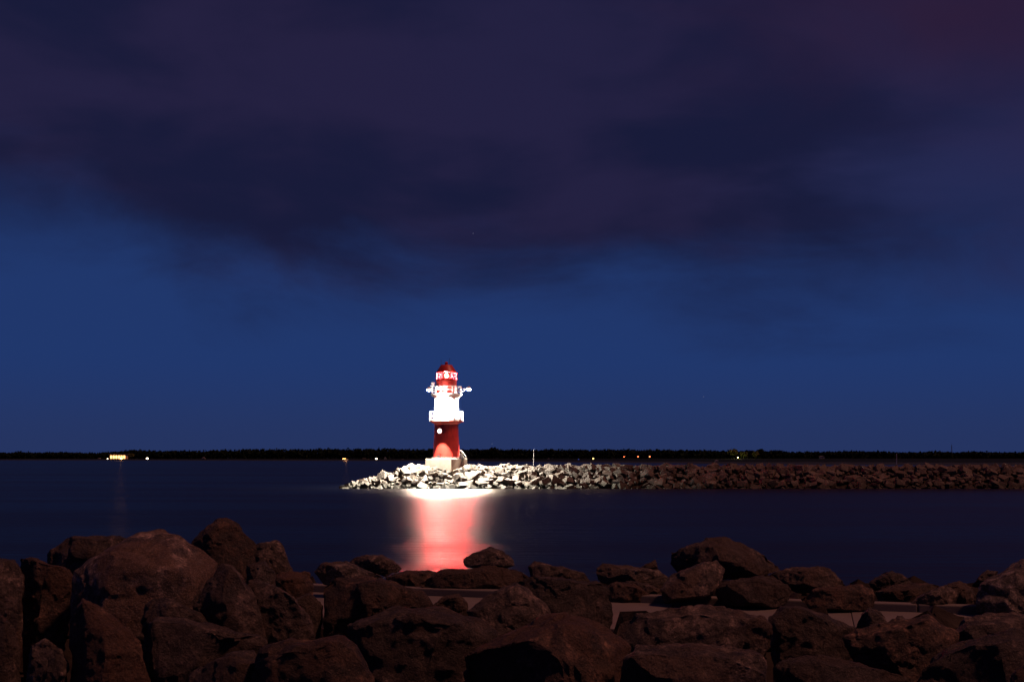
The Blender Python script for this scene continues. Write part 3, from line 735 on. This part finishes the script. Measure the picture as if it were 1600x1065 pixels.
def tree(px, ty, wpx, label, mat, Y=1112., base=1.2, seed=1, group='single trees on the far shore'):
    rg = random.Random(seed); X = (px - 800) / F * Y; zt = at(px, ty, Y).z; rx = wpx / 2 / F * Y
    root = tag(empty('tree', (X, Y, base)), label, 'tree', group)
    h = zt - base
    bm = bmesh.new(); tube(bm, (0, 0, -.3), (0, 0, h * .7), .32, 7, .12)
    for i in range(5):
        a = rg.uniform(0, 6.28); tube(bm, (0, 0, h * rg.uniform(.3, .5)), (math.cos(a) * rx * .6, math.sin(a) * rx * .6, h * rg.uniform(.6, .85)), .12, 5, .04)
    bm_obj('trunk', bm, M['bark'], root)
    vs = []; fs = []
    for i in range(5):
        a = rg.uniform(0, 6.28); q = rg.uniform(.1, .5)
        crown(vs, fs, (math.cos(a) * rx * q, math.sin(a) * rx * q, h * rg.uniform(.50, .68)), rx * .62, h * .33, 120, rg, .75)
    mesh_obj('crown', vs, fs, M[mat], root)
tree(771, 698, 22, 'round-topped tree standing above the wood right of the lighthouse', 'leaf', seed=1)
tree(755, 700.5, 16, 'lower tree between the lighthouse and the round-topped tree', 'leaf', seed=2)
tree(1146, 701, 18, 'lamp-lit yellow-green tree, tallest of the lit ones', 'lightleaf', seed=3)
tree(1162, 705, 14, 'lamp-lit yellow-green tree, second of the lit ones', 'lightleaf', seed=4)
tree(1181, 704.5, 13, 'dimly lit tree, rightmost of the lit ones', 'lightleaf', seed=5)
tree(1188, 700.5, 22, 'tall dark tree right of the lamp-lit trees', 'leaf', Y=1125., seed=6)
tree(204, 708.5, 13, 'small orange-lit tree just right of the bright shore building', 'lightleaf', Y=1085., seed=7)
tree(221, 703.2, 26, 'broad dark tree above the bright shore building, to its right', 'leaf', Y=1120., seed=8)
# radio mast behind the wood
Ym = 1400.; b0 = at(1487, 712, Ym); z1 = at(1487, 695, Ym).z
mr = empty('radio_mast', (b0.x, Ym, 1.5)); tag(mr, 'thin lattice radio mast rising over the wood on the right', 'mast')
bm = bmesh.new(); hh = z1 - 1.5; q = [(.9, -.5), (-.9, -.5), (0, 1.0)]
for (x_, y_) in q: tube(bm, (x_, y_, 0), (x_ * .25, y_ * .25, hh), .16, 5)
bm_obj('mast_leg', bm, M['darksteel'], mr)
bm = bmesh.new()
for i in range(9):
    f0 = 1 - .75 * i / 9; f1 = 1 - .75 * (i + 1) / 9
    for j in range(3):
        a_, b_ = q[j], q[(j + 1) % 3]; tube(bm, (a_[0] * f0, a_[1] * f0, hh * i / 9), (b_[0] * f1, b_[1] * f1, hh * (i + 1) / 9), .09, 4)
bm_obj('bracing', bm, M['darksteel'], mr)
bm = bmesh.new(); tube(bm, (0, 0, hh), (0, 0, hh + 3), .09, 5, .04); bm_obj('aerial', bm, M['darksteel'], mr)

# bright building on the far shore, left
Yb = 1070.; sb = Yb / F
pb = empty('shore_pavilion', ((184 - 800) * sb, Yb, .8)); tag(pb, 'low brightly lit waterside building on the far shore at left', 'building')
bm = bmesh.new(); box(bm, (0, 3, 2.2), (15, 6, 4.4)); bm_obj('wall', bm, M['cabinwall'], pb)
bm = bmesh.new(); box(bm, (0, 2.2, 4.75), (17, 8.6, .5), 0, .08); bm_obj('roof', bm, M['roofdark'], pb)
bm = bmesh.new(); box(bm, (-1, -1.2, .15), (20, 3.2, .5), 0, .05); bm_obj('terrace', bm, M['concrete'], pb)
me = None
for i in range(6):
    bm = bmesh.new(); box(bm, (-6.1 + i * 2.45, -.05, 2.1), (1.85, .08, 2.9)); bm_obj('window', bm, M['warmwin'], pb)
for i in range(7):
    bm = bmesh.new(); tube(bm, (-7.3 + i * 2.45, -1.6, .4), (-7.3 + i * 2.45, -1.6, 4.5), .12, 6); bm_obj('post', bm, M['roofdark'], pb)
def lamp(px, py, Y, r, label, mat, base, name='shore_lamp', power=0, col=(1, .6, .3), group='lamps along the far shore'):
    p = at(px, py, Y); root = tag(empty(name, (p.x, Y, base)), label, 'lamp', group)
    bm = bmesh.new(); tube(bm, (0, 0, -.6), (0, 0, p.z - base - r * .6), .09, 6); bm_obj('post', bm, M['darksteel'], root)
    bm = bmesh.new(); bmesh.ops.create_icosphere(bm, subdivisions=2, radius=r, matrix=Matrix.Translation((0, 0, p.z - base))); gl = bm_obj('globe', bm, M[mat], root, True)
    bm = bmesh.new(); lathe(bm, [(r * 1.1, p.z - base + r * .8), (r * .3, p.z - base + r * 1.25)], 10); bm_obj('cap', bm, M['darksteel'], root)
    if power: point('lamp_light', (0, -r - .3, p.z - base), power, col, .4, root)
    return root
lamp(189.5, 715.6, 1060., 1.3, 'strong orange lamp at the right end of the bright shore building', 'orange', .6, power=2500, col=(1, .5, .18))
lamp(230, 716.0, 1060., 1.0, 'single white lamp right of the bright shore building', 'warmlamp', .6)
lamp(168, 716.5, 1058., .55, 'small lamp at the left end of the bright shore building', 'warmlamp', .6)
lamp(975, 713.2, 1110., .6, 'dim orange lamp at the wood edge, leftmost of three', 'dimorange', 1.0, power=200, col=(1, .35, .15))
lamp(997, 713.0, 1110., .8, 'dim orange lamp at the wood edge, middle of three', 'dimorange', 1.0, power=200, col=(1, .35, .15))
lamp(1015, 713.0, 1110., .9, 'dim orange lamp at the wood edge, rightmost of three', 'dimorange', 1.0, power=200, col=(1, .35, .15))
lamp(927, 716.0, 900., .6, 'small yellow lamp on the far beach above the breakwater', 'yellow', .5)
lamp(904, 717.3, 900., .5, 'faint blue lamp left of the small yellow one', 'bluelamp', .5)
lamp(1153, 714.2, 1098., .35, 'low garden lamp under the lamp-lit yellow-green trees', 'yellow', 1.0, power=5000, col=(1, .85, .36))
lamp(588, 716.6, 1000., .9, 'short white lamp on the far shore left of the lighthouse', 'warmlamp', .5)

def boat(px, Y, wpx, label, lit=False, z=0., rz=0., hull='cabin'):
    L = wpx / F * Y; root = tag(empty('motor_boat', ((px - 800) / F * Y, Y, z), rz), label, 'boat', 'boats along the far shore')
    bm = bmesh.new(); sec = []
    for t, wd, sh in ((-.5, .14, .16), (-.2, .17, .15), (.15, .16, .17), (.38, .09, .21), (.5, .005, .25)):
        sec.append([bm.verts.new((t * L, a * wd * L, zz)) for a, zz in ((-1, sh * L), (-.75, .01 * L), (0, -.05 * L), (.75, .01 * L), (1, sh * L))])
    for a, b in zip(sec, sec[1:]):
        for i in range(4): bm.faces.new((a[i], b[i], b[i + 1], a[i + 1]))
        bm.faces.new((a[0], a[4], b[4], b[0]))
    bm.faces.new(sec[0])
    bm_obj('hull', bm, M[hull], root)
    bm = bmesh.new(); box(bm, (-.08 * L, 0, .25 * L), (.38 * L, .2 * L, .17 * L), 0, .01 * L); cb = bm_obj('cabin', bm, M[hull], root)
    bm = bmesh.new(); box(bm, (-.08 * L, -.1 * L - .02, .27 * L), (.30 * L, .04, .08 * L)); bm_obj('window', bm, M['orange' if lit else 'roofdark'], cb)
    if lit:
        bm = bmesh.new(); box(bm, (.12 * L, 0, .31 * L), (.05 * L, .06 * L, .05 * L)); bm_obj('deck_lamp', bm, M['orange'], root)
        point('deck_light', (.2 * L, -.25 * L, .45 * L), 1200, (1, .5, .2), .3, root)
    return root
boat(538, 940., 12, 'small boat glowing orange on the water left of the lighthouse', lit=True, rz=.3)
boat(628, 985., 8, 'small unlit pale boat left of the lighthouse base', rz=2.9)
boat(755, 960., 9, 'low pale boat just right of the lighthouse steps', rz=.2)
boat(116, 1060., 5, 'tiny pale boat far left on the water', rz=.5)
boat(570, 960., 14, 'long dark moored boat behind the orange glowing one', hull='roofdark')

def hut(px, py, Y, wpx, hpx, label, roof=True):
    b = at(px, py, Y); wd = wpx / F * Y; h = hpx / F * Y
    root = tag(empty('beach_hut', (b.x, Y, b.z)), label, 'hut', 'huts on the far beach')
    bm = bmesh.new(); box(bm, (0, 0, h * .35 - .4), (wd, wd * .8, h * .7 + .8)); wl_ = bm_obj('wall', bm, M['cabin'], root)
    bm = bmesh.new(); v = [bm.verts.new(q) for q in ((-wd * .58, -wd * .5, h * .7), (wd * .58, -wd * .5, h * .7), (0, -wd * .5, h), (-wd * .58, wd * .5, h * .7), (wd * .58, wd * .5, h * .7), (0, wd * .5, h))]
    for f_ in ((0, 1, 2), (5, 4, 3), (0, 2, 5, 3), (2, 1, 4, 5), (0, 3, 4, 1)): bm.faces.new([v[i] for i in f_])
    bm_obj('roof', bm, M['cabin'], root)
    bm = bmesh.new(); box(bm, (wd * .1, -wd * .4 - .02, h * .3), (wd * .3, .05, h * .5)); bm_obj('door', bm, M['roofdark'], root)
hut(602, 718, 1010., 3.2, 4.2, 'small pale hut on the far shore left of the lighthouse')
hut(1120, 723.2, 690., 6, 5, 'pale rounded hut on the beach above the right half of the breakwater')
hut(155, 718, 1075., 4, 3, 'dim pale hut left of the bright shore building')
hut(318, 717.5, 1085., 5, 3.4, 'dim pale hut alone on the far shore at left')
hut(857, 719.5, 960., 4, 4, 'small pale hut right of the thin pole on the breakwater')
hut(1284, 715.5, 1100., 7, 3.5, 'faint hut at the wood edge on the right')
